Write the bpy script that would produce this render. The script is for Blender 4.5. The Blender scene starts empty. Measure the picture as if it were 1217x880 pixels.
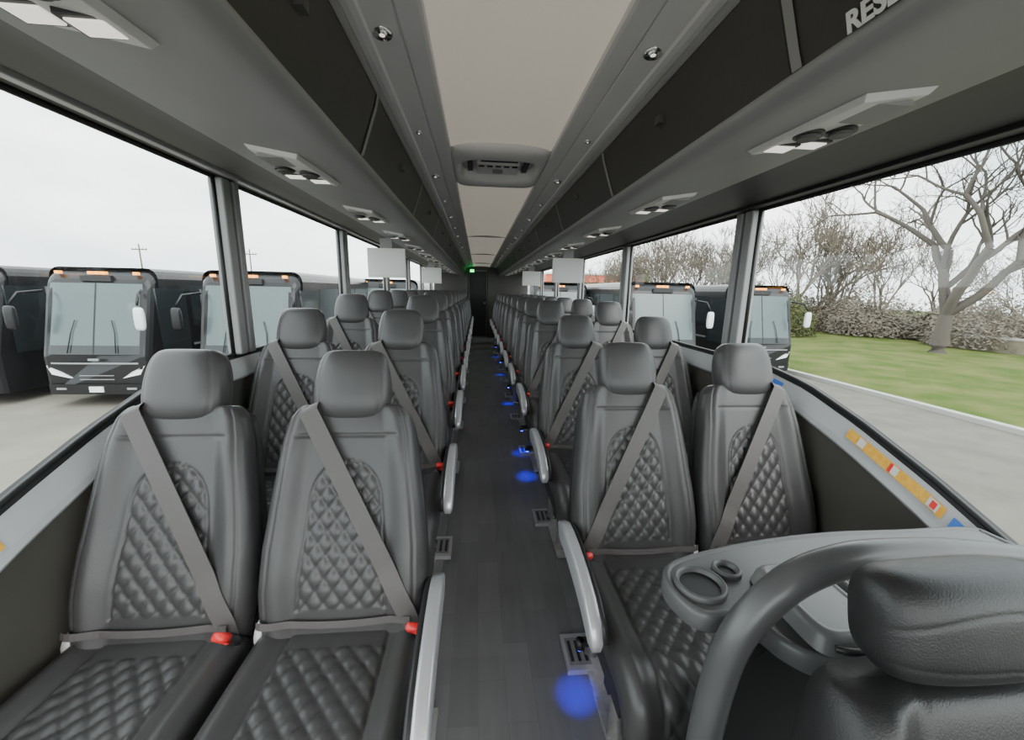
import bpy, math, random
from mathutils import Vector, Matrix
random.seed(7)
sc = bpy.context.scene
PI = math.pi

# ------------------------------------------------------------------ materials
def mat(name, col, rough=0.5, metal=0.0, nscale=0, namp=0.0, bump=0.0, bscale=200, emit=None, estr=0, spec=0.5, col2=None):
    m = bpy.data.materials.new(name); m.use_nodes = True
    nt = m.node_tree; b = nt.nodes['Principled BSDF']
    b.inputs['Base Color'].default_value = (*col, 1)
    b.inputs['Roughness'].default_value = rough
    b.inputs['Metallic'].default_value = metal
    b.inputs['Specular IOR Level'].default_value = spec
    tc = nt.nodes.new('ShaderNodeTexCoord')
    if nscale:
        n = nt.nodes.new('ShaderNodeTexNoise'); n.inputs['Scale'].default_value = nscale
        n.inputs['Detail'].default_value = 5
        nt.links.new(tc.outputs['Object'], n.inputs['Vector'])
        r = nt.nodes.new('ShaderNodeValToRGB')
        c2 = col2 if col2 else tuple(min(1, c*(1+namp)) for c in col)
        c1 = col if col2 else tuple(c*(1-namp) for c in col)
        r.color_ramp.elements[0].position = 0.35; r.color_ramp.elements[1].position = 0.65
        r.color_ramp.elements[0].color = (*c1, 1); r.color_ramp.elements[1].color = (*c2, 1)
        nt.links.new(n.outputs['Fac'], r.inputs['Fac'])
        nt.links.new(r.outputs['Color'], b.inputs['Base Color'])
    if bump:
        n2 = nt.nodes.new('ShaderNodeTexNoise'); n2.inputs['Scale'].default_value = bscale
        n2.inputs['Detail'].default_value = 3
        nt.links.new(tc.outputs['Object'], n2.inputs['Vector'])
        bp = nt.nodes.new('ShaderNodeBump'); bp.inputs['Strength'].default_value = bump
        bp.inputs['Distance'].default_value = 0.002
        nt.links.new(n2.outputs['Fac'], bp.inputs['Height'])
        nt.links.new(bp.outputs['Normal'], b.inputs['Normal'])
    if emit:
        b.inputs['Emission Color'].default_value = (*emit, 1)
        b.inputs['Emission Strength'].default_value = estr
    return m

M = {}
M['leather'] = mat('grey_leather', (0.060, 0.058, 0.0585), 0.38, bump=0.2, bscale=350, nscale=6, namp=0.08)
M['leather_dk'] = mat('black_leather', (0.016, 0.016, 0.0165), 0.42, bump=0.3, bscale=400, nscale=8, namp=0.1)
M['seat_shell'] = mat('seat_shell_plastic', (0.03, 0.03, 0.031), 0.5)
M['belt'] = mat('belt_webbing', (0.10, 0.090, 0.087), 0.5, bump=0.4, bscale=900)
M['red'] = mat('red_button', (0.8, 0.03, 0.03), 0.35)
M['blackp'] = mat('black_plastic', (0.017, 0.017, 0.018), 0.45)
M['silver'] = mat('silver_plastic', (0.55, 0.55, 0.57), 0.28, 0.4)
M['ledge'] = mat('silver_ledge', (0.52, 0.53, 0.54), 0.35, 0.1)
M['steel'] = mat('brushed_steel', (0.62, 0.6, 0.6), 0.38, 0.6, nscale=40, namp=0.1)
M['grey_l'] = mat('light_grey_panel', (0.66, 0.65, 0.64), 0.45, nscale=3, namp=0.03)
M['pillar'] = mat('pillar_grey', (0.28, 0.28, 0.28), 0.45, nscale=3, namp=0.03)
M['grey_m'] = mat('mid_grey_panel', (0.26, 0.258, 0.255), 0.5, nscale=3, namp=0.04)
M['grey_d'] = mat('dark_grey_panel', (0.075, 0.073, 0.07), 0.55, nscale=3, namp=0.06)
M['bin'] = mat('rack_door_laminate', (0.045, 0.041, 0.036), 0.5, nscale=4, namp=0.1, bump=0.2, bscale=500)
M['cream'] = mat('cream_headliner_fill_glow', (0.98, 0.90, 0.79), 0.75, bump=0.2, bscale=600, emit=(1.0, .90, .76), estr=0.13)  # plain headliner, no lamp; weak warm emission added to brighten the ceiling
M['wall'] = mat('dark_wall_panel', (0.085, 0.079, 0.067), 0.7, nscale=5, namp=0.08, bump=0.3, bscale=500)
M['rubber'] = mat('black_rubber', (0.012, 0.012, 0.013), 0.5)
M['lens'] = mat('lamp_lens', (0.85, 0.83, 0.78), 0.2, emit=(1, 0.94, 0.82), estr=0.7)
M['chrome'] = mat('chrome_ring', (0.7, 0.7, 0.7), 0.15, 1.0)
M['white'] = mat('white_plastic', (0.7, 0.7, 0.68), 0.4)
M['screen'] = mat('monitor_shell', (0.72, 0.71, 0.66), 0.4)
M['blue_em'] = mat('blue_led', (0.02, 0.05, 0.9), 0.3, emit=(0.01, 0.02, 1.0), estr=14)
M['green_em'] = mat('green_led', (0.0, 0.6, 0.1), 0.3, emit=(0.02, 1.0, 0.15), estr=3)
M['orange'] = mat('orange_label', (0.8, 0.38, 0.03), 0.5, nscale=60, col2=(0.85, 0.52, 0.08))
M['blue_t'] = mat('blue_tape', (0.05, 0.2, 0.75), 0.5)
M['rail'] = mat('grey_coated_rail', (0.10, 0.10, 0.101), 0.33, 0.15, nscale=12, namp=0.06)
M['tray'] = mat('console_grey', (0.10, 0.10, 0.101), 0.40, nscale=8, namp=0.05)
M['lid'] = mat('console_lid_grey', (0.16, 0.16, 0.16), 0.38, nscale=8, namp=0.05)

def floor_mat():
    m = bpy.data.materials.new('vinyl_plank_floor'); m.use_nodes = True
    nt = m.node_tree; b = nt.nodes['Principled BSDF']
    tc = nt.nodes.new('ShaderNodeTexCoord')
    mp = nt.nodes.new('ShaderNodeMapping'); mp.inputs['Rotation'].default_value = (0, 0, PI/2)
    br = nt.nodes.new('ShaderNodeTexBrick')
    br.inputs['Color1'].default_value = (0.215, 0.215, 0.225, 1); br.inputs['Color2'].default_value = (0.26, 0.26, 0.27, 1)
    br.inputs['Mortar'].default_value = (0.20, 0.20, 0.21, 1)
    br.inputs['Scale'].default_value = 1; br.inputs['Mortar Size'].default_value = 0.001
    br.inputs['Brick Width'].default_value = 0.30; br.inputs['Row Height'].default_value = 0.10
    nt.links.new(tc.outputs['Object'], mp.inputs['Vector']); nt.links.new(mp.outputs['Vector'], br.inputs['Vector'])
    n = nt.nodes.new('ShaderNodeTexNoise'); n.inputs['Scale'].default_value = 30; n.inputs['Detail'].default_value = 6
    mp2 = nt.nodes.new('ShaderNodeMapping'); mp2.inputs['Scale'].default_value = (1, 0.12, 1)
    nt.links.new(tc.outputs['Object'], mp2.inputs['Vector']); nt.links.new(mp2.outputs['Vector'], n.inputs['Vector'])
    mx = nt.nodes.new('ShaderNodeMix'); mx.data_type = 'RGBA'; mx.blend_type = 'MULTIPLY'; mx.inputs[0].default_value = 0.3
    nt.links.new(br.outputs['Color'], mx.inputs[6]); nt.links.new(n.outputs['Fac'], mx.inputs[7])
    nt.links.new(mx.outputs[2], b.inputs['Base Color']); b.inputs['Roughness'].default_value = 0.45
    return m
M['floor'] = floor_mat()

def glass_mat(name, tint, gl):
    m = bpy.data.materials.new(name); m.use_nodes = True
    nt = m.node_tree; nt.nodes.clear()
    o = nt.nodes.new('ShaderNodeOutputMaterial'); t = nt.nodes.new('ShaderNodeBsdfTransparent')
    t.inputs[0].default_value = (*tint, 1)
    g = nt.nodes.new('ShaderNodeBsdfGlossy'); g.inputs['Roughness'].default_value = 0.03
    mx = nt.nodes.new('ShaderNodeMixShader'); mx.inputs[0].default_value = gl
    nt.links.new(t.outputs[0], mx.inputs[1]); nt.links.new(g.outputs[0], mx.inputs[2]); nt.links.new(mx.outputs[0], o.inputs[0])
    return m
M['glass'] = glass_mat('window_glass', (0.72, 0.755, 0.755), 0.045)

# ------------------------------------------------------------------ mesh builder
class MB:
    def __init__(s): s.v = []; s.f = []; s.m = []; s.sm = []; s.mats = []
    def mi(s, k):
        if k not in s.mats: s.mats.append(k)
        return s.mats.index(k)
    def add(s, vs, fs, k, smooth=False):
        o = len(s.v); s.v += [tuple(p) for p in vs]; i = s.mi(k)
        for f in fs:
            s.f.append(tuple(a+o for a in f)); s.m.append(i); s.sm.append(smooth)
    def box(s, x0, x1, y0, y1, z0, z1, k):
        x0, x1 = min(x0, x1), max(x0, x1)
        vs = [(x, y, z) for z in (z0, z1) for y in (y0, y1) for x in (x0, x1)]
        s.add(vs, [(0,2,3,1),(4,5,7,6),(0,1,5,4),(2,6,7,3),(0,4,6,2),(1,3,7,5)], k)
    def tube(s, path, rad, k, seg=12, ry=None, caps=True, up=(0, 0, 1), sq=2.0):
        path = [Vector(p) for p in path]; n = len(path); vs = []
        U0 = Vector(up)
        for i, p in enumerate(path):
            t = (path[min(i+1, n-1)]-path[max(i-1, 0)]).normalized()
            a = t.cross(U0)
            if a.length < 1e-3: a = t.cross(Vector((1, 0, 0.01)))
            a.normalize(); b = a.cross(t).normalized()
            r = rad[i] if isinstance(rad, (list, tuple)) else rad
            r2 = (ry[i] if isinstance(ry, (list, tuple)) else ry) if ry is not None else r
            for j in range(seg):
                q = 2*PI*j/seg; c_, s_ = math.cos(q), math.sin(q)
                if sq != 2.0:
                    c_ = math.copysign(abs(c_)**(2/sq), c_); s_ = math.copysign(abs(s_)**(2/sq), s_)
                vs.append(p+a*c_*r+b*s_*r2)
        fs = []
        for i in range(n-1):
            for j in range(seg):
                j2 = (j+1) % seg
                fs.append((i*seg+j, i*seg+j2, (i+1)*seg+j2, (i+1)*seg+j))
        if caps:
            fs.append(tuple(range(seg))[::-1]); fs.append(tuple((n-1)*seg+j for j in range(seg)))
        s.add(vs, fs, k, True)
    def cyl(s, c, r, h, k, axis=(0, 0, 1), seg=20, r2=None):
        c = Vector(c); ax = Vector(axis).normalized()
        s.tube([c-ax*h/2, c-ax*h/2*0.99, c+ax*h/2*0.99, c+ax*h/2], [r*0.93, r, (r2 or r), (r2 or r)*0.93], k, seg, up=(0, 1, 0) if abs(ax.y) < .9 else (0, 0, 1))
    def strip(s, prof, ys, k, smooth=True, zf=None):
        vs = []; n = len(prof)
        for y in ys:
            for (x, z) in prof: vs.append((x, y, z+(zf(y) if zf else 0)))
        fs = [(j*n+i, j*n+i+1, (j+1)*n+i+1, (j+1)*n+i) for j in range(len(ys)-1) for i in range(n-1)]
        s.add(vs, fs, k, smooth)
    def pad(s, P, s0, s1, w, tf, tb, nu, nv, k, n=4, en=10, wn=6, wk=0.6, ff=None, nb=14, lin=0.5):
        vs = []; L = nu+1+nb-1
        for j in range(nv+1):
            tl = 2*j/nv-1; tc = math.sin(PI/2*tl); t = lin*tl+(1-lin)*tc
            t = max(-1, min(1, t)); sv = (s0+s1)/2+t*(s1-s0)/2
            et = max(0.0, 1-abs(t)**en)**(1/en); ew = wk+(1-wk)*max(0.0, 1-abs(t)**wn)**(1/wn)
            ws = w(sv)*ew
            def one(b, front):
                a = lin*b+(1-lin)*math.sin(PI/2*b); a = max(-1, min(1, a))
                pr = max(0.0, 1-abs(a)**n)**(1/n)
                x = a*ws
                if front:
                    d = tf*et*pr+(ff(x, sv, a)*min(1, et*1.0)*min(1, pr*1.2) if ff else 0)
                else: d = -tb*et*pr
                return P(x, sv, d)
            for i in range(nu+1): vs.append(one(2*i/nu-1, True))
            for i in range(1, nb): vs.append(one(1-2*i/nb, False))
        fs = []
        for j in range(nv):
            for i in range(L):
                i2 = (i+1) % L
                fs.append((j*L+i, j*L+i2, (j+1)*L+i2, (j+1)*L+i))
        s.add(vs, fs, k, True)
    def mesh(s, name):
        me = bpy.data.meshes.new(name); me.from_pydata(s.v, [], s.f)
        for k in s.mats: me.materials.append(M[k])
        me.polygons.foreach_set('material_index', s.m); me.polygons.foreach_set('use_smooth', s.sm)
        me.update(); return me
    def obj(s, name, bevel=0, loc=(0, 0, 0), rotz=0):
        return place(s.mesh(name), name, loc, rotz, bevel)

def place(me, name, loc=(0, 0, 0), rotz=0, bevel=0):
    o = bpy.data.objects.new(name, me); sc.collection.objects.link(o)
    o.location = loc; o.rotation_euler = (0, 0, rotz)
    if bevel:
        b = o.modifiers.new('bevel', 'BEVEL'); b.width = bevel; b.segments = 3; b.limit_method = 'ANGLE'; b.angle_limit = 0.7
    return o

def interp(keys):
    def f(x):
        if x <= keys[0][0]: return keys[0][1]
        for (a, b), (c, d) in zip(keys, keys[1:]):
            if x <= c:
                t = (x-a)/(c-a); return b+(d-b)*t
        return keys[-1][1]
    return f
def sstep(a, b, x):
    t = max(0, min(1, (x-a)/(b-a))); return t*t*(3-2*t)
sin, cos = math.sin, math.cos
def catmull(pts, n=8, closed=False):
    P = [Vector(p) for p in pts]
    P = ([P[-1]]+P+[P[0], P[1]]) if closed else ([P[0]*2-P[1]]+P+[P[-1]*2-P[-2]])
    out = []
    for i in range(1, len(P)-2):
        for j in range(n):
            t = j/n; a, b, c, d = P[i-1:i+3]
            out.append(.5*((2*b)+(c-a)*t+(2*a-5*b+4*c-d)*t*t+(3*b-a-3*c+d)*t**3))
    if not closed: out.append(P[-2])
    return out

YF, YR = -1.6, 11.3
WX = 1.245
fz = interp([(1.3, 0.0), (2.9, 0.12)])
SILL = interp([(-1.6, .60), (.3, .62), (.6, .69), (.8, .775), (1.0, .865), (1.25, .96), (1.5, 1.035), (1.7, 1.065), (1.85, 1.07)])
TOPL, TOPR = 1.885, 1.825
def yrange(a, b, st=0.1):
    n = max(1, int(round((b-a)/st))); return [a+(b-a)*i/n for i in range(n+1)]

# ------------------------------------------------------------------ floor
mb = MB(); ys = [YF, 1.3, 1.7, 2.1, 2.5, 2.9, YR]
for a, b in zip(ys, ys[1:]):
    vs = [(-1.28, a, fz(a)), (1.28, a, fz(a)), (1.28, b, fz(b)), (-1.28, b, fz(b)),
          (-1.28, a, fz(a)-.12), (1.28, a, fz(a)-.12), (1.28, b, fz(b)-.12), (-1.28, b, fz(b)-.12)]
    mb.add(vs, [(0,1,2,3),(7,6,5,4),(0,4,5,1),(2,6,7,3),(0,3,7,4),(1,5,6,2)], 'floor')
PL = .055
for a, b in zip([1.32, 1.7, 2.1, 2.5, 2.9], [1.7, 2.1, 2.5, 2.9, YR]):
    vs = [(-1.24, a, fz(a)+PL), (-.27, a, fz(a)+PL), (-.27, b, fz(b)+PL), (-1.24, b, fz(b)+PL), (-1.24, a, fz(a)-.01), (-.27, a, fz(a)-.01), (-.27, b, fz(b)-.01), (-1.24, b, fz(b)-.01)]
    mb.add(vs, [(0,1,2,3),(0,4,5,1),(1,5,6,2)], 'floor')
mb.obj('floor')

# ------------------------------------------------------------------ side walls
PILL = {-1: [2.05, 3.66, 5.3, 6.95, 8.6, 10.25], 1: [2.0, 3.66, 5.3, 6.95, 8.6, 10.25]}
for sg, nm, top in ((-1, 'left', TOPL), (1, 'right', TOPR)):
    mb = MB()
    ys = yrange(YF, 2.0, .06)+[YR]
    n = len(ys); vs = []
    for y in ys:
        S = SILL(y)
        pr = [(WX, fz(y)-.02), (WX, S-.10), (1.228, S-.098), (1.223, S-.088), (1.230, S-.07), (1.262, S-.008), (1.268, S+.004), (1.305, S+.008), (1.31, S-.02), (1.31, -.45)]
        vs += [(sg*x, y, z) for x, z in pr]
    L = 10
    mats = ['wall', 'rubber', 'ledge', 'ledge', 'ledge', 'rubber', 'rubber', 'grey_d', 'grey_d']
    for i, k in enumerate(mats):
        sub = []
        for j in range(n): sub += [vs[j*L+i], vs[j*L+i+1]]
        mb.add(sub, [(2*j, 2*j+1, 2*j+3, 2*j+2) for j in range(n-1)], k, False)
    mb.box(sg*1.23, sg*1.31, YF, YR, top+.0, 2.2, 'grey_d')
    mb.box(sg*1.2, sg*1.31, YF, YF+.14, .4, top, 'grey_d')
    mb.obj('wall_'+nm)
    mb = MB()
    mb.box(sg*1.205, sg*1.235, YF+.15, YR-.6, top-.004, top+.028, 'silver' if sg < 0 else 'rubber')
    mb.obj('trim_1' if sg < 0 else 'trim_2', bevel=.004)
    for py in PILL[sg]:
        mb = MB(); S = SILL(py)
        def bx(x0, x1, a, b, z0, z1, k): mb.box(sg*x0, sg*x1, a, b, z0, z1, k)
        bx(1.236, 1.3, py-.06, py+.0, S+.01, top-.006, 'pillar')
        bx(1.25, 1.3, py-.0, py+.022, S+.01, top-.006, 'rubber')
        bx(1.236, 1.3, py+.022, py+.07, S+.01, top-.006, 'pillar')
        mb.obj('window_pillar', bevel=.008)
wn = 1
for sg, top in ((-1, TOPL), (1, TOPR)):
    edges = [YF+.14]+PILL[sg]+[YR-.1]
    for a, b in zip(edges, edges[1:]):
        a2 = a+.0 if a < 0 else a+.055; b2 = b-.05
        ys = yrange(a2, b2, .08); mb = MB(); x = sg*1.285
        vs = []
        for y in ys: vs += [(x, y, SILL(y)+.005), (x, y, top)]
        mb.add(vs, [(2*j, 2*j+1, 2*j+3, 2*j+2) for j in range(len(ys)-1)], 'glass')
        for zz in (0, 1):
            pth = [(sg*1.275, y, (top-.006) if zz else SILL(y)+.008) for y in ys]
            mb.tube(pth, .010, 'rubber', 6)
        mb.tube([(sg*1.275, a2+.01, SILL(a2)), (sg*1.275, a2+.01, top)], .010, 'rubber', 6, up=(0, 1, 0))
        mb.tube([(sg*1.275, b2-.01, SILL(b2)), (sg*1.275, b2-.01, top)], .010, 'rubber', 6, up=(0, 1, 0))
        mb.obj('window_%d' % wn); wn += 1
mb = MB(); mb.cyl((-1.215, 1.76, 1.02), .026, .06, 'pillar', (1, 0, 0)); mb.cyl((-1.18, 1.76, 1.02), .031, .02, 'grey_l', (1, 0, 0)); mb.obj('window_latch')

mb = MB()
mb.box(-1.28, 1.28, YF-.06, YF, -.1, .55, 'grey_d'); mb.box(-1.28, 1.28, YF-.06, YF, 1.98, 2.2, 'grey_d')
mb.box(-.03, .03, YF-.05, YF-.01, .55, 1.98, 'rubber'); mb.box(-1.3, -1.2, YF-.06, YF, .5, 2.0, 'grey_d'); mb.box(1.2, 1.3, YF-.06, YF, .5, 2.0, 'grey_d')
mb.obj('wall_front')
mb = MB()
mb.box(-1.3, 1.3, YR, YR+.06, 0, 2.2, 'grey_d')
mb.box(-1.24, -.36, YR-.45, YR, .1, 2.0, 'bin'); mb.box(.17, 1.24, YR-.45, YR, .1, 2.0, 'bin')
mb.obj('wall_rear', bevel=.01)
mb = MB()
mb.box(-.33, .14, YR-.08, YR-.02, .12, 1.9, 'blackp'); mb.box(-.345, -.33, YR-.1, YR-.01, .12, 1.92, 'grey_m'); mb.box(.14, .155, YR-.1, YR-.01, .12, 1.92, 'grey_m')
mb.box(-.345, .155, YR-.1, YR-.01, 1.9, 1.93, 'grey_m'); mb.cyl((.09, YR-.1, 1.05), .02, .05, 'steel', (0, 1, 0))
mb.obj('door_1')

# ------------------------------------------------------------------ ceiling
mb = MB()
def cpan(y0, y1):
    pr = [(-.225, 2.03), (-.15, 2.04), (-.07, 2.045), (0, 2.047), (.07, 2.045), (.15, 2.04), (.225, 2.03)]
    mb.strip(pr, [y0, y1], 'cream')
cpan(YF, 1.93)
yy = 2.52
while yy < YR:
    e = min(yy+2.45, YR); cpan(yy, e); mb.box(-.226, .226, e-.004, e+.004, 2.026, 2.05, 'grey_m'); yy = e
for sg in (-1, 1):
    mb.strip([(sg*.225, 2.03), (sg*.228, 2.018), (sg*.236, 2.014), (sg*.284, 2.006), (sg*.286, 2.011), (sg*.290, 2.011), (sg*.292, 2.005), (sg*.355, 1.992), (sg*.36, 1.986), (sg*.375, 1.984), (sg*.392, 1.986)], [YF, YR], 'grey_l', False)
    mb.strip([(sg*.392, 1.986), (sg*.41, 2.0), (sg*.6, 2.1)], [YF, YR], 'rubber', False)
mb.box(-1.31, 1.31, YF-.06, YR+.06, 2.2, 2.26, 'grey_d')
mb.obj('ceiling')

# hatch
mb = MB()
def ring(x, y, z, rx, ry, n=48, p=5):
    out = []
    for i in range(n):
        a = 2*PI*i/n; c, s_ = math.cos(a), math.sin(a)
        out.append((x+rx*math.copysign(abs(c)**(2/p), c), y+ry*math.copysign(abs(s_)**(2/p), s_), z))
    return out
rings = [ring(0, 2.225, 2.045, .235, .32, p=9), ring(0, 2.225, 2.022, .233, .318, p=9), ring(0, 2.225, 2.010, .222, .30, p=7), ring(0, 2.225, 2.008, .205, .20, p=4), ring(0, 2.225, 2.02, .195, .185, p=3.2), ring(0, 2.225, 2.065, .185, .165, p=3.2)]
vs = sum(rings, []); N = 48
fs = [(r*N+i, r*N+(i+1) % N, (r+1)*N+(i+1) % N, (r+1)*N+i) for r in range(5) for i in range(N)]
mb.add(vs, fs, 'grey_l', True)
mb.add(ring(0, 2.225, 2.065, .185, .165, p=3.2), [tuple(range(N))], 'grey_l')
mb.box(-.11, .11, 2.20, 2.37, 2.04, 2.062, 'grey_l')
for i in range(5): mb.box(-.10+i*.043, -.072+i*.043, 2.212, 2.224, 2.034, 2.042, 'blackp')
for sx in (-1, 1):
    mb.box(sx*.145-.014, sx*.145+.014, 2.14, 2.34, 2.045, 2.063, 'blackp')
mb.cyl((0, 2.30, 2.037), .028, .012, 'grey_m')
mb.tube([(-.09, 2.10, 2.05), (-.09, 2.095, 2.028), (.09, 2.095, 2.028), (.09, 2.10, 2.05)], .007, 'blackp', 8)
mb.obj('roof_hatch')

def downlight(r):
    mb = MB()
    mb.tube([(0, 0, .01), (0, 0, -.004), (0, 0, -.007), (0, 0, -.003)], [r, r*1.1, r, r*.75], 'chrome', 20, up=(0, 1, 0))
    mb.cyl((0, 0, -.001), r*.78, .006, 'grey_m'); mb.cyl((0, 0, -.004), r*.3, .006, 'lens'); return mb.mesh('ceiling_downlight')
dl = [downlight(.022), downlight(.011)]
for sg in (-1, 1):
    for i in range(16):
        place(dl[i % 2], 'ceiling_downlight', (sg*.33, 1.09+i*.6, 1.998))

# ------------------------------------------------------------------ luggage racks
for sg, nm in ((-1, 'left'), (1, 'right')):
    mb = MB(); R = (YF+.3, YR-.46)
    mb.strip([(sg*x, z) for x, z in ((.60, 2.1), (.392, 1.99), (.389, 1.982), (.394, 1.972), (.401, 1.968))], R, 'grey_m')
    dp = [(.401, 1.966), (.408, 1.935), (.420, 1.90), (.434, 1.86), (.448, 1.82), (.456, 1.80)]
    mb.strip([(sg*x, z) for x, z in dp], R, 'bin')
    mb.strip([(sg*x, z) for x, z in ((.456, 1.80), (.452, 1.792), (.456, 1.782), (.47, 1.774), (.49, 1.772), (.53, 1.778))], R, 'grey_m')
    mb.strip([(sg*x, z) for x, z in ((.53, 1.778), (.89, 1.832), (.90, 1.838))], R, 'grey_m', False)
    tp = TOPL if sg < 0 else TOPR
    if sg > 0:
        mb.strip([(sg*x, z) for x, z in ((.90, 1.838), (.905, 1.846), (.93, 1.850), (1.05, 1.848), (1.18, 1.838), (1.225, tp+.005))], R, 'rubber')
    else:
        mb.strip([(sg*x, z) for x, z in ((.90, 1.838), (.905, 1.848), (.93, 1.856), (1.05, 1.875), (1.18, 1.89), (1.225, tp+.02))], R, 'grey_d')
    for y in (R[0], R[1]):
        vs = [(sg*x, y, z) for x, z in ((.392, 2.15), (.392, 1.985), (.456, 1.80), (.47, 1.774), (.53, 1.778), (.9, 1.84), (1.22, 1.85), (1.22, 2.15))]
        mb.add(vs, [tuple(range(8))], 'grey_m')
    y = .74 if sg > 0 else .36
    while y < YR-.6:
        o = -.0035
        prs = [(sg*(x+o), z-.001) for x, z in dp]
        mb.strip(prs, [y-.011, y+.011], 'grey_m', False)
        mb.strip([(sg*(x+o*.7), z-.001) for x, z in dp], [y+.0115, y+.0165], 'rubber', False)
        yl = y+.48
        mb.box(sg*.408, sg*.424, yl-.015, yl+.015, 1.888, 1.91, 'grey_d')
        y += .97
    mb.obj('overhead_luggage_rack')

def module(sg):
    mb = MB()
    def zz(x): return 1.778+.15*(x-.53)
    out = [(.64, -.17), (.79, -.17), (.82, .15), (.62, .15)]
    cx, cy = .715, 0
    top = [(sg*x, y, zz(x)+.0005) for x, y in out]
    bot = [(sg*(cx+(x-cx)*.9), y*.94, zz(x)-.012) for x, y in out]
    mb.add(top+bot, [(4,5,6,7),(0,1,5,4),(1,2,6,5),(2,3,7,6),(3,0,4,7)], 'grey_l')
    def dsc(x, y, r, h, k): mb.cyl((sg*x, y, zz(x)-.012-h/2), r, h, k, seg=24)
    for xv in (.675, .755):
        dsc(xv, .005, .032, .008, 'blackp'); dsc(xv, .005, .024, .014, 'grey_d')
    for xv in (.675, .76):
        mb.box(sg*(xv-.036), sg*(xv+.036), .070, .128, zz(xv)-.016, zz(xv)-.006, 'blackp')
        mb.box(sg*(xv-.028), sg*(xv+.028), .078, .120, zz(xv)-.019, zz(xv)-.010, 'lens')
    mb.box(sg*.665, sg*.77, -.145, -.05, zz(.72)-.0165, zz(.72)-.006, 'grey_m')
    return mb.mesh('reading_light_panel')
for sg, y0 in ((-1, .635), (1, .96)):
    me = module(sg)
    for i in range(12):
        y = y0+i*.865
        if y < YR-.8: place(me, 'reading_light_panel', (0, y, 0), bevel=.004)

cu = bpy.data.curves.new('reserved_sign', 'FONT'); cu.body = 'RESERVED'; cu.size = .038; cu.extrude = .0008; cu.offset = .0012
cu.materials.append(M['white'])
to = bpy.data.objects.new('reserved_sign', cu); sc.collection.objects.link(to)
ux = Vector((0, -1, 0)); uy = Vector((-.022, 0, .07)).normalized(); un = ux.cross(uy)
mt = Matrix((ux, uy, un)).transposed().to_4x4(); mt.translation = Vector((.4445, .635, 1.795)); to.matrix_world = mt

# ------------------------------------------------------------------ coach seats
RC = math.radians(18)
Sv = Vector((0, math.sin(RC), math.cos(RC))); Nv = Vector((0, -math.cos(RC), math.sin(RC)))
def quilt(x, s, dx=.050, dz=.066, h=.0115):
    p = x/dx+s/dz; q = x/dx-s/dz
    return h*(abs(math.sin(PI*p))*abs(math.sin(PI*q)))**.33
wb = interp([(-.08, .218), (0, .23), (.1, .239), (.22, .236), (.35, .222), (.45, .208), (.54, .196), (.60, .182), (.64, .16)])
def wq(s):
    if s < .06: return .122
    if s > .47: return -.02
    w = .122-.02*sstep(.1, .4, s)
    if s > .33: w *= max(0, 1-((s-.33)/.14)**2.4)**.5
    return w
def back_front(x, s, a):
    W = wb(s); aa = abs(x)/W
    d = .026*sstep(.52, .80, aa)*(1-.4*sstep(.45, .6, s))
    d += .010*math.exp(-((s-.13)/.12)**2)
    w = wq(s); e = w-abs(x)
    if s > .05:
        m = sstep(0, .006, e)*sstep(.05, .060, s)
        d += m*(quilt(x, s)-.008)
    d -= .006*math.exp(-(e/.004)**2)*(1 if .05 < s < .48 else 0)
    d -= .005*math.exp(-((s-.545)/.004)**2)*(1-sstep(.7, .8, aa))
    d -= .005*math.exp(-((aa-.86)/.02)**2)
    return d
def surf_d(x, s):
    W = wb(s); a = min(.999, abs(x)/W)
    return .05*(1-a**4)**.25+back_front(x, s, a)
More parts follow.
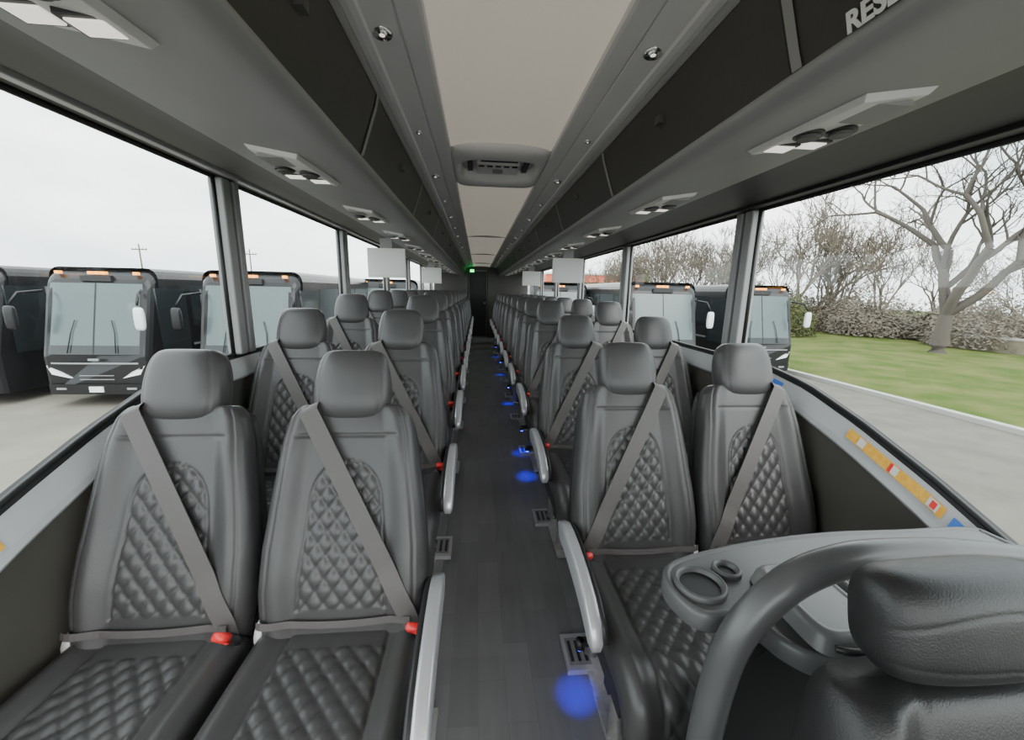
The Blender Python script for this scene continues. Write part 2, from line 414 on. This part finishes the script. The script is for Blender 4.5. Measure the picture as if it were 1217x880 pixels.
def seat_mesh(out, aisle, name):
    mb = MB(); B = Vector((0, .055, .435))
    P = lambda x, s, d: B+Vector((x, 0, 0))+Sv*s+Nv*d
    mb.pad(P, -.08, .64, wb, .05, .06, 124, 150, 'leather', n=4, en=9, wn=9, wk=.55, ff=back_front)
    mb.pad(lambda x, s, d: P(x, s, d-.05), -.10, .63, lambda s: wb(s)*.985, .03, .03, 16, 20, 'seat_shell', n=5, en=8, wn=9, wk=.6)
    def hf(x, s, a):
        return .008*(1-a*a)-.003*math.exp(-((abs(a)-.8)/.03)**2)
    Hs = lambda s: .116-.012*sstep(.68, .8, s)-.006*sstep(.66, .58, s)
    mb.pad(lambda x, s, d: P(x, s, d+.002), .588, .812, Hs, .062, .05, 40, 40, 'leather', n=3.6, en=3.4, wn=3.8, wk=.35, ff=hf)
    def cf(x, s, a):
        d = .022*sstep(.62, .85, abs(a))
        e = .138-abs(x)
        if .05 < s < .56: d += sstep(0, .008, e)*(quilt(x, s, .056, .062, .011)-.005)
        d -= .005*math.exp(-(e/.005)**2)
        d += .010*math.exp(-((s-.44)/.05)**2)-.03*sstep(.46, .53, s)
        return d
    def CP(x, s, d):
        if s < .40: c = Vector((0, -s, .375+.02*s)); n = Vector((0, -.02, 1))
        else:
            r = .085; t = min((s-.40)/r, 1.35)
            c0 = Vector((0, -.40, .383-r)); c = c0+Vector((0, -math.sin(t)*r, math.cos(t)*r)); n = Vector((0, -math.sin(t), math.cos(t)))
            ex = (s-.40)-t*r
            if ex > 0: c = c+Vector((0, -math.cos(t), -math.sin(t)))*ex
        return c+n*d+Vector((x, 0, 0))
    mb.pad(CP, -.06, .57, lambda s: .232, .062, .045, 90, 116, 'leather', n=4.5, en=12, wn=10, wk=.75, ff=cf)
    mb.box(-.215, .215, -.42, .08, .27, .345, 'seat_shell')
    # shoulder belt
    sh = (.110*out, .615); bk = (-.212*out, -.002)
    pts = []; hw = .0265
    dirx, dirs = bk[0]-sh[0], bk[1]-sh[1]; ln = math.hypot(dirx, dirs); px, ps = -dirs/ln, dirx/ln
    vs = []; K = 36
    for i in range(K+1):
        t = i/K
        cx, cs = sh[0]+dirx*t, sh[1]+dirs*t
        d0 = max(surf_d(cx+px*hw*q, cs+ps*hw*q) for q in (-1, -.5, 0, .5, 1))
        d0 = max(d0, .070 if t < .93 else 0)
        pts.append(d0)
    for i in range(K+1):
        t = i/K; cx, cs = sh[0]+dirx*t, sh[1]+dirs*t
        q_ = pts[max(0, i-1):i+2]; d = sum(q_)/len(q_)+.005
        h2 = hw*(1-.25*sstep(.93, 1, t))
        for (q, e) in ((-1, 0), (1, 0), (1, -.003), (-1, -.003)):
            vs.append(P(cx+px*h2*q, cs+ps*h2*q, d+e))
    fs = []
    for i in range(K):
        for a in range(4): fs.append((i*4+a, i*4+(a+1) % 4, (i+1)*4+(a+1) % 4, (i+1)*4+a))
    fs += [(0, 1, 2, 3), (K*4+3, K*4+2, K*4+1, K*4)]
    mb.add(vs, fs, 'belt')
    vs = []; Hn = 8
    for i in range(Hn+1):
        a = i/Hn*PI*.6; cx, cs = sh[0], sh[1]
        for q in (-1, 1):
            vs.append(P(cx+px*hw*q, cs+ps*hw*q+math.sin(a)*.03, pts[0]+.004-(1-math.cos(a))*.06))
    mb.add(vs, [(2*i, 2*i+1, 2*i+3, 2*i+2) for i in range(Hn)], 'belt')
    # lap belt
    vs = []
    for i in range(31):
        x = -.2*out+(.42*out)*i/30; x = max(-.226, min(.226, x))
        s_ = .026-.012*math.sin(PI*i/30); d = surf_d(x*.93, .05)+.010
        vs += [P(x, s_-.010, d), P(x, s_+.010, d+.001)]
    mb.add(vs, [(2*i, 2*i+1, 2*i+3, 2*i+2) for i in range(30)], 'belt')
    # buckle: black housing, red press button
    bx = -.222*out
    mb.tube([(bx, .03, .40), (bx, -.005, .44), (bx, -.03, .46)], .010, 'blackp', 8, ry=.014, up=(1, 0, 0))
    mb.tube([(bx, -.022, .448), (bx+.001*out, -.036, .468), (bx+.003*out, -.056, .496), (bx+.003*out, -.058, .499)], [.018, .020, .0195, .017], 'blackp', 16, ry=[.010, .013, .012, .010], sq=4)
    mb.tube([(bx+.002*out, -.050, .486), (bx+.003*out, -.051, .488), (bx+.005*out, -.073, .514), (bx+.006*out, -.076, .518)], [.017, .020, .019, .015], 'red', 16, ry=[.011, .0135, .011, .008], sq=3.5)
    mb.cyl((.222*out, .03, .43), .04, .02, 'white', (1, 0, 0))
    if aisle:
        ax = -.245*out
        pth = [(0, .085, .505), (0, .075, .520), (0, .04, .532), (0, -.02, .537), (0, -.10, .535), (0, -.20, .525), (0, -.28, .508), (0, -.335, .484), (0, -.362, .456), (0, -.370, .44)]
        rr = [.014, .019, .021, .021, .021, .021, .021, .021, .019, .012]
        r2 = [.02, .034, .040, .042, .042, .042, .040, .034, .024, .012]
        mb.tube([(ax-.028*out, y, z) for _, y, z in pth], rr, 'silver', 24, ry=r2, sq=4.5)
        mb.tube([(ax-.003*out, y, z-.006) for _, y, z in pth[1:-1]], .011, 'blackp', 12, ry=[.03]+[.042]*5+[.036, .026], sq=4)
        mb.tube([(ax, .07, .52), (ax+.01*out, .09, .45), (ax+.03*out, .09, .36)], .020, 'seat_shell', 10, ry=.03)
        lx = -.155*out
        def bx_(x0, x1, *r): mb.box(x0, x1, *r)
        bx_(lx-.03, lx+.03, -.34, .04, .0, .016, 'steel')
        for yy_ in (-.28, .0):
            mb.tube([(lx, yy_, .0), (lx, yy_+.02, .15), (lx, yy_-.02, .30)], [.03, .018, .03], 'steel', 4, ry=[.02, .015, .03], up=(0, 1, 0))
        bx_(lx-.03, lx+.03, -.38, .06, .24, .28, 'steel')
        pxx = -.205*out
        bx_(pxx-.055, pxx+.055, -.06, .10, .0, .022, 'silver')
        bx_(pxx-.042, pxx+.042, -.04, .08, .022, .023, 'grey_m')
        for q in (-.028, 0, .028): bx_(pxx+q-.006, pxx+q+.006, -.025, .065, .023, .0245, 'blackp')
        for yb in (-.31, .02): mb.cyl((lx+.02, yb, .02), .008, .012, 'chrome', seg=8)
        mb.box(-.2, .47 if out > 0 else .2, -.30, -.26, .20, .25, 'seat_shell') if out > 0 else mb.box(-.47, .2, -.30, -.26, .20, .25, 'seat_shell')
    else:
        lx = .205*out
        mb.box(lx-.012, lx+.012, -.24, -.02, 0.0, .30, 'seat_shell')
    return mb.mesh(name)
sm = {(o, a): seat_mesh(o, a, 'coach_seat') for o in (-1, 1) for a in (True, False)}
def row(sg, y):
    z = fz(y-.1)+(PL if sg < 0 and y > 1.4 else 0)
    place(sm[(sg, True)], 'coach_seat', (sg*.495, y, z))
    place(sm[(sg, False)], 'coach_seat', (sg*.988, y, z))
for i in range(12):
    row(-1, 1.0+i*.825)
for i in range(11):
    row(1, 1.26+i*.865)

for y in (1.13, 2.62, 2.98, 4.4, 6.0, 7.7):
    z = fz(y); mb = MB()
    mb.tube([(0, 0, .03), (0, 0, .0), (0, 0, -.004)], [.014, .017, .012], 'blackp', 14, up=(0, 1, 0))
    mb.cyl((0, 0, -.004), .010, .008, 'blue_em', seg=12)
    mb.box(0.0, .05, -.012, .012, .01, .03, 'blackp')
    o = mb.obj('blue_floor_light', loc=(.25, y, z+.20))
    ld = bpy.data.lights.new('led_spot', 'SPOT'); ld.energy = 2.8; ld.color = (.0, .0, 1); ld.spot_size = math.radians(54); ld.spot_blend = 1.0; ld.shadow_soft_size = .006
    lo = bpy.data.objects.new('led_spot', ld); sc.collection.objects.link(lo); lo.parent = o; lo.location = (0, 0, -.012)

def monitor():
    mb = MB()
    mb.box(-.155, .155, -.02, .02, -.29, -.05, 'screen'); mb.box(-.14, .14, -.0225, -.018, -.275, -.065, 'white')
    mb.box(-.05, .05, -.015, .015, -.06, .03, 'grey_m'); return mb.mesh('folding_monitor')
mo = monitor()
for x, y in ((-.87, 3.54), (.80, 4.05), (-.83, 6.5), (.82, 6.95)):
    place(mo, 'folding_monitor', (x, y, 1.785), bevel=.012)
mb = MB(); mb.box(-.3, -.2, YR-.53, YR-.45, 1.86, 1.93, 'green_em'); mb.box(-.31, -.19, YR-.46, YR-.44, 1.85, 1.94, 'blackp'); mb.obj('exit_sign_light')

# ------------------------------------------------------------------ labels on the sills
def label(sg, y0, y1, t0, t1, k, name='warning_label', lift=.0022):
    mb = MB(); ys = yrange(y0, y1, .03); vs = []
    for y in ys:
        S = SILL(y)
        for t in (t0, t1):
            x = 1.230+.032*t; z = S-.07+.062*t
            vs.append((sg*(x-lift*1.5), y, z+lift))
    mb.add(vs, [(2*j, 2*j+1, 2*j+3, 2*j+2) for j in range(len(ys)-1)], k); mb.obj(name)
label(1, .93, 1.26, .25, .75, 'orange'); label(1, 1.19, 1.215, .3, .7, 'white', lift=.0032); label(1, 1.07, 1.09, .3, .7, 'white', lift=.0032); label(1, 1.09, 1.10, .3, .7, 'red', lift=.0032)
label(1, .945, .975, .3, .7, 'white', lift=.0032); label(1, .95, .965, .35, .65, 'red', lift=.0042); label(1, .83, .86, .2, .7, 'blue_t', 'blue_masking_tape'); label(1, .875, .91, .2, .7, 'blue_t', 'blue_masking_tape'); label(1, 1.60, 1.66, .3, .75, 'blue_t', 'blue_masking_tape')
label(-1, .9, .945, .15, .55, 'orange')

# ------------------------------------------------------------------ driver area
mb = MB()
pr = catmull([(.325, .57, 0.0), (.325, .57, .30), (.325, .565, .55), (.332, .56, .70), (.352, .56, .80), (.39, .56, .868), (.45, .56, .925), (.53, .56, .957), (.62, .56, .968), (.76, .56, .968), (.95, .56, .942), (1.10, .56, .915), (1.24, .56, .89)])
rr = [.029-.010*sstep(.45, .85, p.x) for p in pr]
mb.tube(pr, rr, 'rail', 20, up=(0, 1, 0))
mb.cyl((.325, .57, .012), .05, .024, 'steel')
mb.cyl((1.235, .56, .89), .04, .02, 'rail', (1, 0, 0))
mb.obj('barrier_handrail')
mb = MB()
pan = [(.37, 0.0), (.37, .55), (.40, .68), (.50, .76), (1.22, .76), (1.22, 0.0)]
vs = [(x, .60, z) for x, z in pan]+[(x, .63, z) for x, z in pan]; k = len(pan)
mb.add(vs, [tuple(range(k)), tuple(range(k, 2*k))[::-1]]+[(i, (i+1) % k, k+(i+1) % k, k+i) for i in range(k)], 'blackp')
mb.obj('driver_partition', bevel=.006)

mb = MB()
outl = [(.305, .63), (.290, .69), (.310, .745), (.36, .775), (.45, .80), (.60, .83), (.80, .85), (1.0, .85), (1.20, .85), (1.235, .80), (1.235, .56), (1.20, .515), (.9, .50), (.55, .495), (.475, .505), (.435, .54), (.415, .585), (.38, .605), (.335, .607)]
outl = [(p.x, p.y) for p in catmull([(x, y, 0) for x, y in outl], 5, True)]
k = len(outl)
def off(o, d):
    res = []
    for i, p in enumerate(o):
        t = (Vector(o[(i+1) % k])-Vector(o[i-1])).normalized()
        res.append((p[0]+t.y*d, p[1]-t.x*d))
    return res
L0 = [(x, y, .762) for x, y in off(outl, .018)]; L1 = [(x, y, .775) for x, y in outl]; L2 = [(x, y, .806) for x, y in outl]; L3 = [(x, y, .814) for x, y in off(outl, .005)]; L3b = [(x, y, .815) for x, y in off(outl, .012)]; L4 = [(x, y, .811) for x, y in off(outl, .016)]
vs = L0+L1+L2+L3+L3b+L4
fs = [(r*k+i, r*k+(i+1) % k, (r+1)*k+(i+1) % k, (r+1)*k+i) for r in range(5) for i in range(k)]
mb.add(vs, fs, 'tray', True)
mb.add(L4, [tuple(range(k))], 'tray'); mb.add(L0, [tuple(range(k))[::-1]], 'tray')
def cup(x, y, r):
    N = 32; rs = [(r, .810), (r, .820), (r-.003, .824), (r-.008, .822), (r-.010, .816), (r-.012, .8125)]
    vs = []
    for q, z in rs: vs += [(x+q*cos(2*PI*i/N), y+q*sin(2*PI*i/N), z) for i in range(N)]
    mb.add(vs, [(a*N+i, a*N+(i+1) % N, (a+1)*N+(i+1) % N, (a+1)*N+i) for a in range(5) for i in range(N)], 'tray', True)
    mb.add([(x+(r-.009)*cos(2*PI*i/N), y+(r-.009)*sin(2*PI*i/N), .8126) for i in range(N)], [tuple(range(N))], 'rubber')
cup(.360, .685, .052); cup(.442, .722, .030)
mb.obj('console_tray')
mb = MB()
def rb(x0, x1, y0, y1, z0, z1, kk, lip=.006, taper=0):
    N = 40; cx, cy = (x0+x1)/2, (y0+y1)/2; hx, hy = (x1-x0)/2, (y1-y0)/2; vs = []
    spec = [(-taper, z0), (0, z1-.012), (.004, z1-.004), (.010, z1), (.015, z1), (.019, z1-lip)]
    for d, z in spec:
        for i in range(N):
            a = 2*PI*i/N; ca, sa = cos(a), sin(a)
            vs.append((cx+(hx-d)*math.copysign(abs(ca)**.35, ca), cy+(hy-d)*math.copysign(abs(sa)**.35, sa), z))
    fs = [(r*N+i, r*N+(i+1) % N, (r+1)*N+(i+1) % N, (r+1)*N+i) for r in range(5) for i in range(N)]
    mb.add(vs, fs, kk, True); mb.add(vs[5*N:], [tuple(range(N))], kk)
rb(.475, .615, .51, .70, .8155, .850, 'lid', .002, .006); rb(.645, .80, .60, .76, .8155, .832, 'lid')
mb.box(.667, .778, .622, .738, .826, .8275, 'rubber')
mb.tube(catmull([(.49, .505, .835), (.51, .490, .842), (.58, .490, .842), (.60, .505, .835)], 5), .006, 'blackp', 8)
mb.obj('storage_bin')

# driver seat
mb = MB(); rc = math.radians(12)
S2 = Vector((0, sin(rc), cos(rc))); N2 = Vector((0, -cos(rc), sin(rc))); B2 = Vector((.535, .28, .425))
P2 = lambda x, s, d: B2+Vector((x, 0, 0))+S2*s+N2*d
wd = interp([(-.05, .22), (.1, .24), (.3, .235), (.42, .212), (.5, .195)])
def df(x, s, a):
    return .03*sstep(.55, .85, abs(a))-.006*math.exp(-((abs(a)-.55)/.02)**2)-.005*math.exp(-((s-.39)/.006)**2)
mb.pad(P2, -.05, .51, wd, .055, .07, 50, 60, 'leather_dk', n=3.5, en=5, wn=6, wk=.7, ff=df)
mb.pad(P2, .514, .652, lambda s: .136, .054, .05, 60, 60, 'leather_dk', n=3.4, en=3.0, wn=3.4, wk=.5, ff=lambda x, s, a: .006*(1-a*a)-.0015*math.exp(-((s-.617+.03*a*a)/.003)**2)-.0015*math.exp(-((s-.548)/.003)**2))
for sx in (-.05, .05): mb.tube([P2(sx, .44, -.01), P2(sx, .56, -.01)], .006, 'chrome', 8)
CP2 = lambda x, s, d: Vector((.535+x, .28-s, .38+d))
mb.pad(CP2, -.05, .42, lambda s: .24, .07, .05, 30, 30, 'leather_dk', n=4, en=6, wn=6, wk=.7)
mb.box(.40, .67, .0, .28, .06, .34, 'blackp'); mb.box(.36, .71, -.05, .34, 0, .06, 'blackp')
mb.tube([(.80, .25, .60), (.80, -.02, .62)], .025, 'blackp', 12)
mb.box(.325, .375, .36, .42, .64, .745, 'blackp'); mb.box(.33, .37, .345, .362, .66, .735, 'steel'); mb.box(.337, .363, .34, .347, .69, .70, 'blackp'); mb.box(.345, .385, .33, .345, .645, .665, 'blue_t')
mb.tube([(.35, .39, .0), (.35, .39, .65)], .012, 'blackp', 8, up=(0, 1, 0))
mb.obj('driver_seat', bevel=0)

# ------------------------------------------------------------------ exterior
GZ = -1.72
M['asph'] = mat('asphalt', (0.19, 0.175, 0.145), 0.9, nscale=.6, namp=0.14, bump=.3, bscale=30)
M['road'] = mat('driveway_concrete', (0.125, 0.115, 0.097), 0.9, nscale=1.2, namp=0.14, bump=.3, bscale=30)
M['curb'] = mat('curb_concrete', (0.40, 0.40, 0.37), 0.9)
M['grass'] = mat('lawn_grass', (0.060, 0.098, 0.018), 0.95, nscale=.7, col2=(0.125, 0.135, 0.045), spec=.1)
M['bark'] = mat('tree_bark', (0.10, 0.085, 0.073), 0.9)
M['twig'] = mat('brush_twigs', (0.19, 0.16, 0.125), 0.95)
M['olive'] = mat('olive_leaves', (0.09, 0.10, 0.035), 0.95)
M['rust'] = mat('brown_leaves', (0.10, 0.073, 0.045), 0.95)
M['stone'] = mat('stone_wall', (0.24, 0.205, 0.15), 0.9, nscale=2, namp=.15)
M['busb'] = mat('bus_black_paint', (0.009, 0.009, 0.010), 0.3, spec=.4)
M['buss'] = mat('bus_silver_paint', (0.3, 0.31, 0.32), 0.35, 0.3)
M['wind'] = mat('bus_windshield', (0.075, 0.105, 0.108), 0.2, spec=.6)
M['bwin'] = mat('bus_side_glass', (0.02, 0.024, 0.026), 0.15)
M['amber'] = mat('amber_marker', (0.9, 0.35, 0.05), 0.4, emit=(1, .33, .03), estr=2.5)
M['hl'] = mat('headlight', (0.75, 0.77, 0.8), 0.2)
M['roofred'] = mat('red_canopy', (0.6, 0.12, 0.06), 0.6)
mb = MB(); mb.box(-90, 1.3, -30, 110, GZ-.2, GZ, 'asph'); mb.obj('ground')
mb = MB(); mb.box(1.3, 12.7, -30, 110, GZ-.2, GZ, 'road'); mb.obj('driveway')
mb = MB(); mb.box(12.7, 12.95, -30, 110, GZ-.2, GZ+.13, 'curb'); mb.obj('curb')
mb = MB(); mb.box(12.95, 110, -30, 130, GZ-.2, GZ+.08, 'grass'); mb.obj('lawn')

def bus_mesh():
    mb = MB()
    sec = [(-.06, 3.05, .38, 1.08), (-.03, 3.2, .34, 1.16), (.02, 3.3, .32, 1.20), (.10, 3.39, .30, 1.24), (.28, 3.46, .30, 1.265), (.6, 3.5, .30, 1.275), (13, 3.5, .30, 1.275), (13.1, 3.4, .35, 1.22)]
    def loop(y, zt, zb, w):
        r = .26; out = []
        slant = lambda z: y+(max(0, z-1.3)*.24 if y < .5 else 0)
        L_ = [(-w, zb), (-w, 1.3), (-w, 2.2), (-w, zt-r)]+[(-w+r-r*cos(q), zt-r+r*sin(q)) for q in (PI/8, PI/4, 3*PI/8)]+[(-w+r, zt)]
        full = L_+[(-x, z) for x, z in L_[::-1]]
        return [(x, slant(z), z) for x, z in full]
    vs = []
    for s_ in sec: vs += loop(*s_)
    n = 16
    fs = [(a*n+i, a*n+(i+1) % n, (a+1)*n+(i+1) % n, (a+1)*n+i) for a in range(len(sec)-1) for i in range(n)]
    fs += [tuple(range(n))[::-1], tuple((len(sec)-1)*n+i for i in range(n))]
    mb.add(vs, fs, 'busb', False)
    sy = lambda z: max(0, z-1.3)*.24
    def curved(z0, z1, W0, W1, k, o):
        vs = []; NN = 16
        for z, W in ((z0, W0), (z1, W1)):
            for i in range(NN+1):
                a = 2*i/NN-1; vs.append((a*W, sy(z)-.07-o+.055*abs(a*W/1.18)**6, z))
        mb.add(vs, [(i, i+1, NN+2+i, NN+1+i) for i in range(NN)], k, True)
    curved(1.36, 3.10, 1.15, 1.06, 'wind', .012)
    curved(1.36, 1.58, 1.15, 1.14, 'bwin', .016)
    curved(1.12, 1.16, 1.0, 1.0, 'buss', .014)
    mb.add([(-.014, sy(1.36)-.092, 1.36), (.014, sy(1.36)-.092, 1.36), (.014, sy(3.1)-.092, 3.1), (-.014, sy(3.1)-.092, 3.1)], [(0,1,2,3)], 'busb')
    curved(.36, .62, 1.12, 1.12, 'busb', .06)
    for i in range(2): curved(.72+i*.1, .74+i*.1, .40, .40, 'buss', .010)
    mb.box(-.12, .12, -.10, -.06, 1.21, 1.26, 'buss')
    for sg in (-1, 1):
        z0 = .76
        pts = [(.60, z0, -.08), (1.02, z0+.10, -.075), (1.13, z0+.32, -.05), (.84, z0+.17, -.08)]
        a = [(sg*x, y, z) for x, z, y in pts]; b = [(sg*x, y+.10, z) for x, z, y in pts]
        mb.add(a+b, [(0,1,2,3),(0,4,5,1),(1,5,6,2),(2,6,7,3),(3,7,4,0)], 'hl')
        mb.box(sg*.7, sg*.92, -.14, -.09, .48, .53, 'buss')
        mb.tube([(sg*1.1, .2, 2.9), (sg*1.32, -.15, 2.85), (sg*1.38, -.3, 2.6)], .03, 'busb', 8)
        mb.pad(lambda x, s, d, sg=sg: Vector((sg*1.4+x, -.32+d, s)), 2.0, 2.55, lambda s: .11, .09, .06, 10, 14, 'hl' if sg > 0 else 'busb', n=3, en=3, wn=3)
        mb.tube([(sg*.55, -.10, 1.40), (sg*.5, .03, 1.9), (sg*.42, .10, 2.2)], .012, 'rubber', 6)
        x = sg*1.28
        for i in range(6):
            y0 = 1.7+i*1.75
            mb.box(x, x-sg*.05, y0, y0+1.68, 1.95, 3.05, 'bwin')
        mb.box(x, x-sg*.05, .45, 1.5, 1.3, 3.0, 'bwin')
        mb.box(x, x-sg*.05, 1.6, 12.9, 1.4, 1.46, 'buss')
        for wy in (2.6, 9.6, 10.9):
            mb.cyl((sg*1.16, wy, .5), .5, .28, 'rubber', (1, 0, 0), 24); mb.cyl((sg*1.29, wy, .5), .28, .05, 'buss', (1, 0, 0), 18)
    for x in (-.9, -.15, 0, .15, .9): mb.box(x-.05, x+.05, .40, .50, 3.32, 3.39, 'amber')
    mb.box(-.16, .16, -.16, -.12, .42, .56, 'hl')
    mb.box(-.35, .35, .36, .46, 3.15, 3.29, 'rubber')
    return mb.mesh('parked_coach_bus')
bm_ = bus_mesh()
for x, y in ((-16.6, 10.9), (-13.2, 10.7), (-9.6, 10.6), (-6.1, 10.8), (-4.0, 17.5), (6.25, 13.0), (10.45, 13.8), (3.6, 17.5), (-20.2, 10.9), (-24, 11)):
    place(bm_, 'parked_coach_bus', (x, y, GZ))
mb = MB(); mb.box(14, 32, 78, 90, GZ+.08, 3.2, 'stone'); mb.box(13, 33, 77, 91, 3.2, 4.6, 'roofred'); mb.box(13, 33.2, 76.8, 91.2, 4.6, 4.9, 'white')
for i in range(6): mb.box(15+i*2.8, 17+i*2.8, 77.95, 78.05, GZ+.4, 2.2, 'bwin')
mb.obj('service_station_building')

# trees
def tree_mesh(name, trunk, L1, r0, depth, seed, spread=.55, k='bark', dec=.8, rdec=.66, rmin=.012):
    rnd = random.Random(seed); mb = MB()
    def br(p, d, L, r, dep):
        pts = [p]; q = p.copy(); dd = d.copy(); ns = 5
        for i in range(ns):
            w_ = .05 if dep == depth else .2
            dd = (dd+Vector((rnd.uniform(-w_, w_), rnd.uniform(-w_, w_), rnd.uniform(-.06, .12)))).normalized()
            q = q+dd*L/ns; pts.append(q.copy())
        mb.tube(pts, [max(rmin, r*(1-.35*i/ns)) for i in range(ns+1)], k, 8 if dep > 4 else (5 if dep > 2 else 3), caps=False)
        if dep == 0: return
        nb_ = 4 if dep == depth else rnd.choice((2, 3, 3))
        for i in range(nb_):
            ang = 2*PI*(i+rnd.uniform(0, .6))/nb_+seed; t = rnd.uniform(.4, 1.0) if (i and dep < depth) else 1.0
            side = dd.cross(Vector((cos(ang), sin(ang), .15)))
            if side.length < .05: side = dd.cross(Vector((0, 1, .2)))
            side.normalize()
            nd = (dd+side*rnd.uniform(spread*.6, spread*1.6)+Vector((0, 0, .10))).normalized()
            idx = min(ns, max(1, int(round(t*ns))))
            LL = L1*rnd.uniform(.85, 1.1) if dep == depth else L*rnd.uniform(dec-.14, dec+.06)
            br(pts[idx], nd, LL, max(rmin, r*rnd.uniform(rdec-.07, rdec+.05)), dep-1)
    br(Vector((0, 0, 0)), Vector((0, 0, 1)), trunk, r0, depth)
    return mb.mesh(name)
big = tree_mesh('bare_oak_tree', 2.2, 3.9, .42, 7, 12, .72, rdec=.60, rmin=.012)
o = place(big, 'bare_tree', (26.3, 20.4, GZ+.08), .9); o.scale = (1.05, 1.05, 1.0)
sm_t = tree_mesh('bare_tree', 1.6, 2.6, .13, 6, 5, .45, 'twig', rmin=.018)
sm_u = tree_mesh('bare_tree', 2.0, 2.2, .15, 6, 9, .5, 'twig', rmin=.018)
rp = random.Random(3)
for i in range(34):
    x = 37-i*.62+rp.uniform(-2, 6); y = 20+i*1.1+rp.uniform(-2, 5)
    if i < 8: x, y = 38+rp.random()*8, 4+i*3
    o = place(sm_t if i % 2 else sm_u, 'bare_tree', (x, y, GZ+.08), rp.random()*6); o.scale = [rp.uniform(.7, 1.25)]*3
def foliage(name, rx, ry, rz, n, k, size, seed):
    rnd = random.Random(seed); mb = MB(); vs = []; fs = []
    for i in range(n):
        while True:
            p = Vector((rnd.uniform(-1, 1), rnd.uniform(-1, 1), rnd.uniform(0, 1)))
            if p.x**2+p.y**2+p.z**2*.9 < 1: break
        b = .75+.35*sin(p.x*7+seed)*cos(p.y*6)
        c = Vector((p.x*rx, p.y*ry, p.z*rz*b)); a = Vector((rnd.uniform(-1, 1), rnd.uniform(-1, 1), rnd.uniform(-1, 1))).normalized(); e = a.orthogonal().normalized()
        s_ = size*rnd.uniform(.5, 1.4); c.z = max(c.z, s_+.01); o = len(vs); vs += [c-a*s_, c+e*s_*.4, c+a*s_, c-e*s_*.4]; fs.append((o, o+1, o+2, o+3))
    mb.add(vs, fs, k); return mb.mesh(name)
f1 = foliage('brown_shrub', 3, 3, 2.4, 11000, 'rust', .10, 1); f2 = foliage('green_shrub', 2.6, 2.6, 4.5, 11000, 'olive', .11, 2); f3 = foliage('twiggy_shrub', 3, 3, 4.2, 8000, 'twig', .12, 3)
for i in range(16):
    y = 3+i*3.1; x = 35+rp.uniform(-.8, 1.5)-(.0 if y < 26 else (y-26)*.45)
    place(f1, 'brown_shrub', (x, y, GZ+.08), rp.random()*6)
for i in range(13):
    place(f3, 'twiggy_shrub', (39+rp.uniform(-2, 2)-i*1.2, 8+i*3.6, GZ+.08), rp.random()*6)
for x, y in ((22, 31), (26, 35), (18, 42), (16, 48), (20, 46), (24, 30)):
    o = place(f2, 'green_shrub', (x, y, GZ+.08), rp.random()*6); o.scale = (1, 1, rp.uniform(.7, 1.1))
mb = MB()
mb.box(30.6, 31.0, 2, 24, GZ+.085, GZ+.85, 'stone'); mb.box(30.55, 31.05, 2, 24, GZ+.85, GZ+.95, 'curb'); mb.obj('stone_garden_wall')
def pole():
    mb = MB(); mb.tube([(0, 0, 0), (0, 0, 9)], [.14, .09], 'bark', 8, up=(0, 1, 0)); mb.box(-1.1, 1.1, -.06, .06, 8.1, 8.25, 'bark')
    for x in (-1, -.5, .5, 1): mb.cyl((x, 0, 8.35), .05, .2, 'bark', seg=6)
    return mb.mesh('utility_pole')
pm = pole()
for x, y in ((-52, 68), (-38, 72), (-66, 60)): place(pm, 'utility_pole', (x, y, GZ))

# ------------------------------------------------------------------ world & light
w = bpy.data.worlds.new('overcast_sky'); sc.world = w; w.use_nodes = True
nt = w.node_tree; bg = nt.nodes['Background']
tc = nt.nodes.new('ShaderNodeTexCoord'); nz = nt.nodes.new('ShaderNodeTexNoise'); nz.inputs['Scale'].default_value = 1.6; nz.inputs['Detail'].default_value = 3
mp = nt.nodes.new('ShaderNodeMapping'); mp.inputs['Scale'].default_value = (1, 1, 3)
nt.links.new(tc.outputs['Generated'], mp.inputs[0]); nt.links.new(mp.outputs[0], nz.inputs['Vector'])
cr = nt.nodes.new('ShaderNodeValToRGB'); cr.color_ramp.elements[0].position = .35; cr.color_ramp.elements[1].position = .65
cr.color_ramp.elements[0].color = (.52, .60, .63, 1); cr.color_ramp.elements[1].color = (1, .99, .97, 1)
nt.links.new(nz.outputs['Fac'], cr.inputs['Fac']); nt.links.new(cr.outputs['Color'], bg.inputs['Color'])
bg.inputs['Strength'].default_value = 4.6
sun = bpy.data.lights.new('hazy_sun', 'SUN'); sun.energy = 2.5; sun.angle = math.radians(40); sun.color = (1, .95, .88)
so = bpy.data.objects.new('hazy_sun', sun); sc.collection.objects.link(so); so.rotation_euler = (math.radians(50), 0, math.radians(25))

# ------------------------------------------------------------------ camera
F_PX = 470.0
cam = bpy.data.cameras.new('camera'); co = bpy.data.objects.new('camera', cam); sc.collection.objects.link(co)
cam.sensor_fit = 'HORIZONTAL'; cam.sensor_width = 36; cam.lens = F_PX/1217*36; cam.clip_start = .02; cam.clip_end = 500
a = math.radians(5.1); p = math.radians(11.4); r = .02
F = Vector((sin(a)*cos(p), cos(a)*cos(p), -sin(p))); R = Vector((cos(a), -sin(a), 0)); U = R.cross(F)
R2 = R*cos(r)+U*sin(r); U2 = U*cos(r)-R*sin(r)
m = Matrix((R2, U2, -F)).transposed().to_4x4(); m.translation = Vector((-.105, 0, 1.41)); co.matrix_world = m
sc.camera = co
sc.view_settings.view_transform = 'AgX'
sc.view_settings.exposure = 0.55
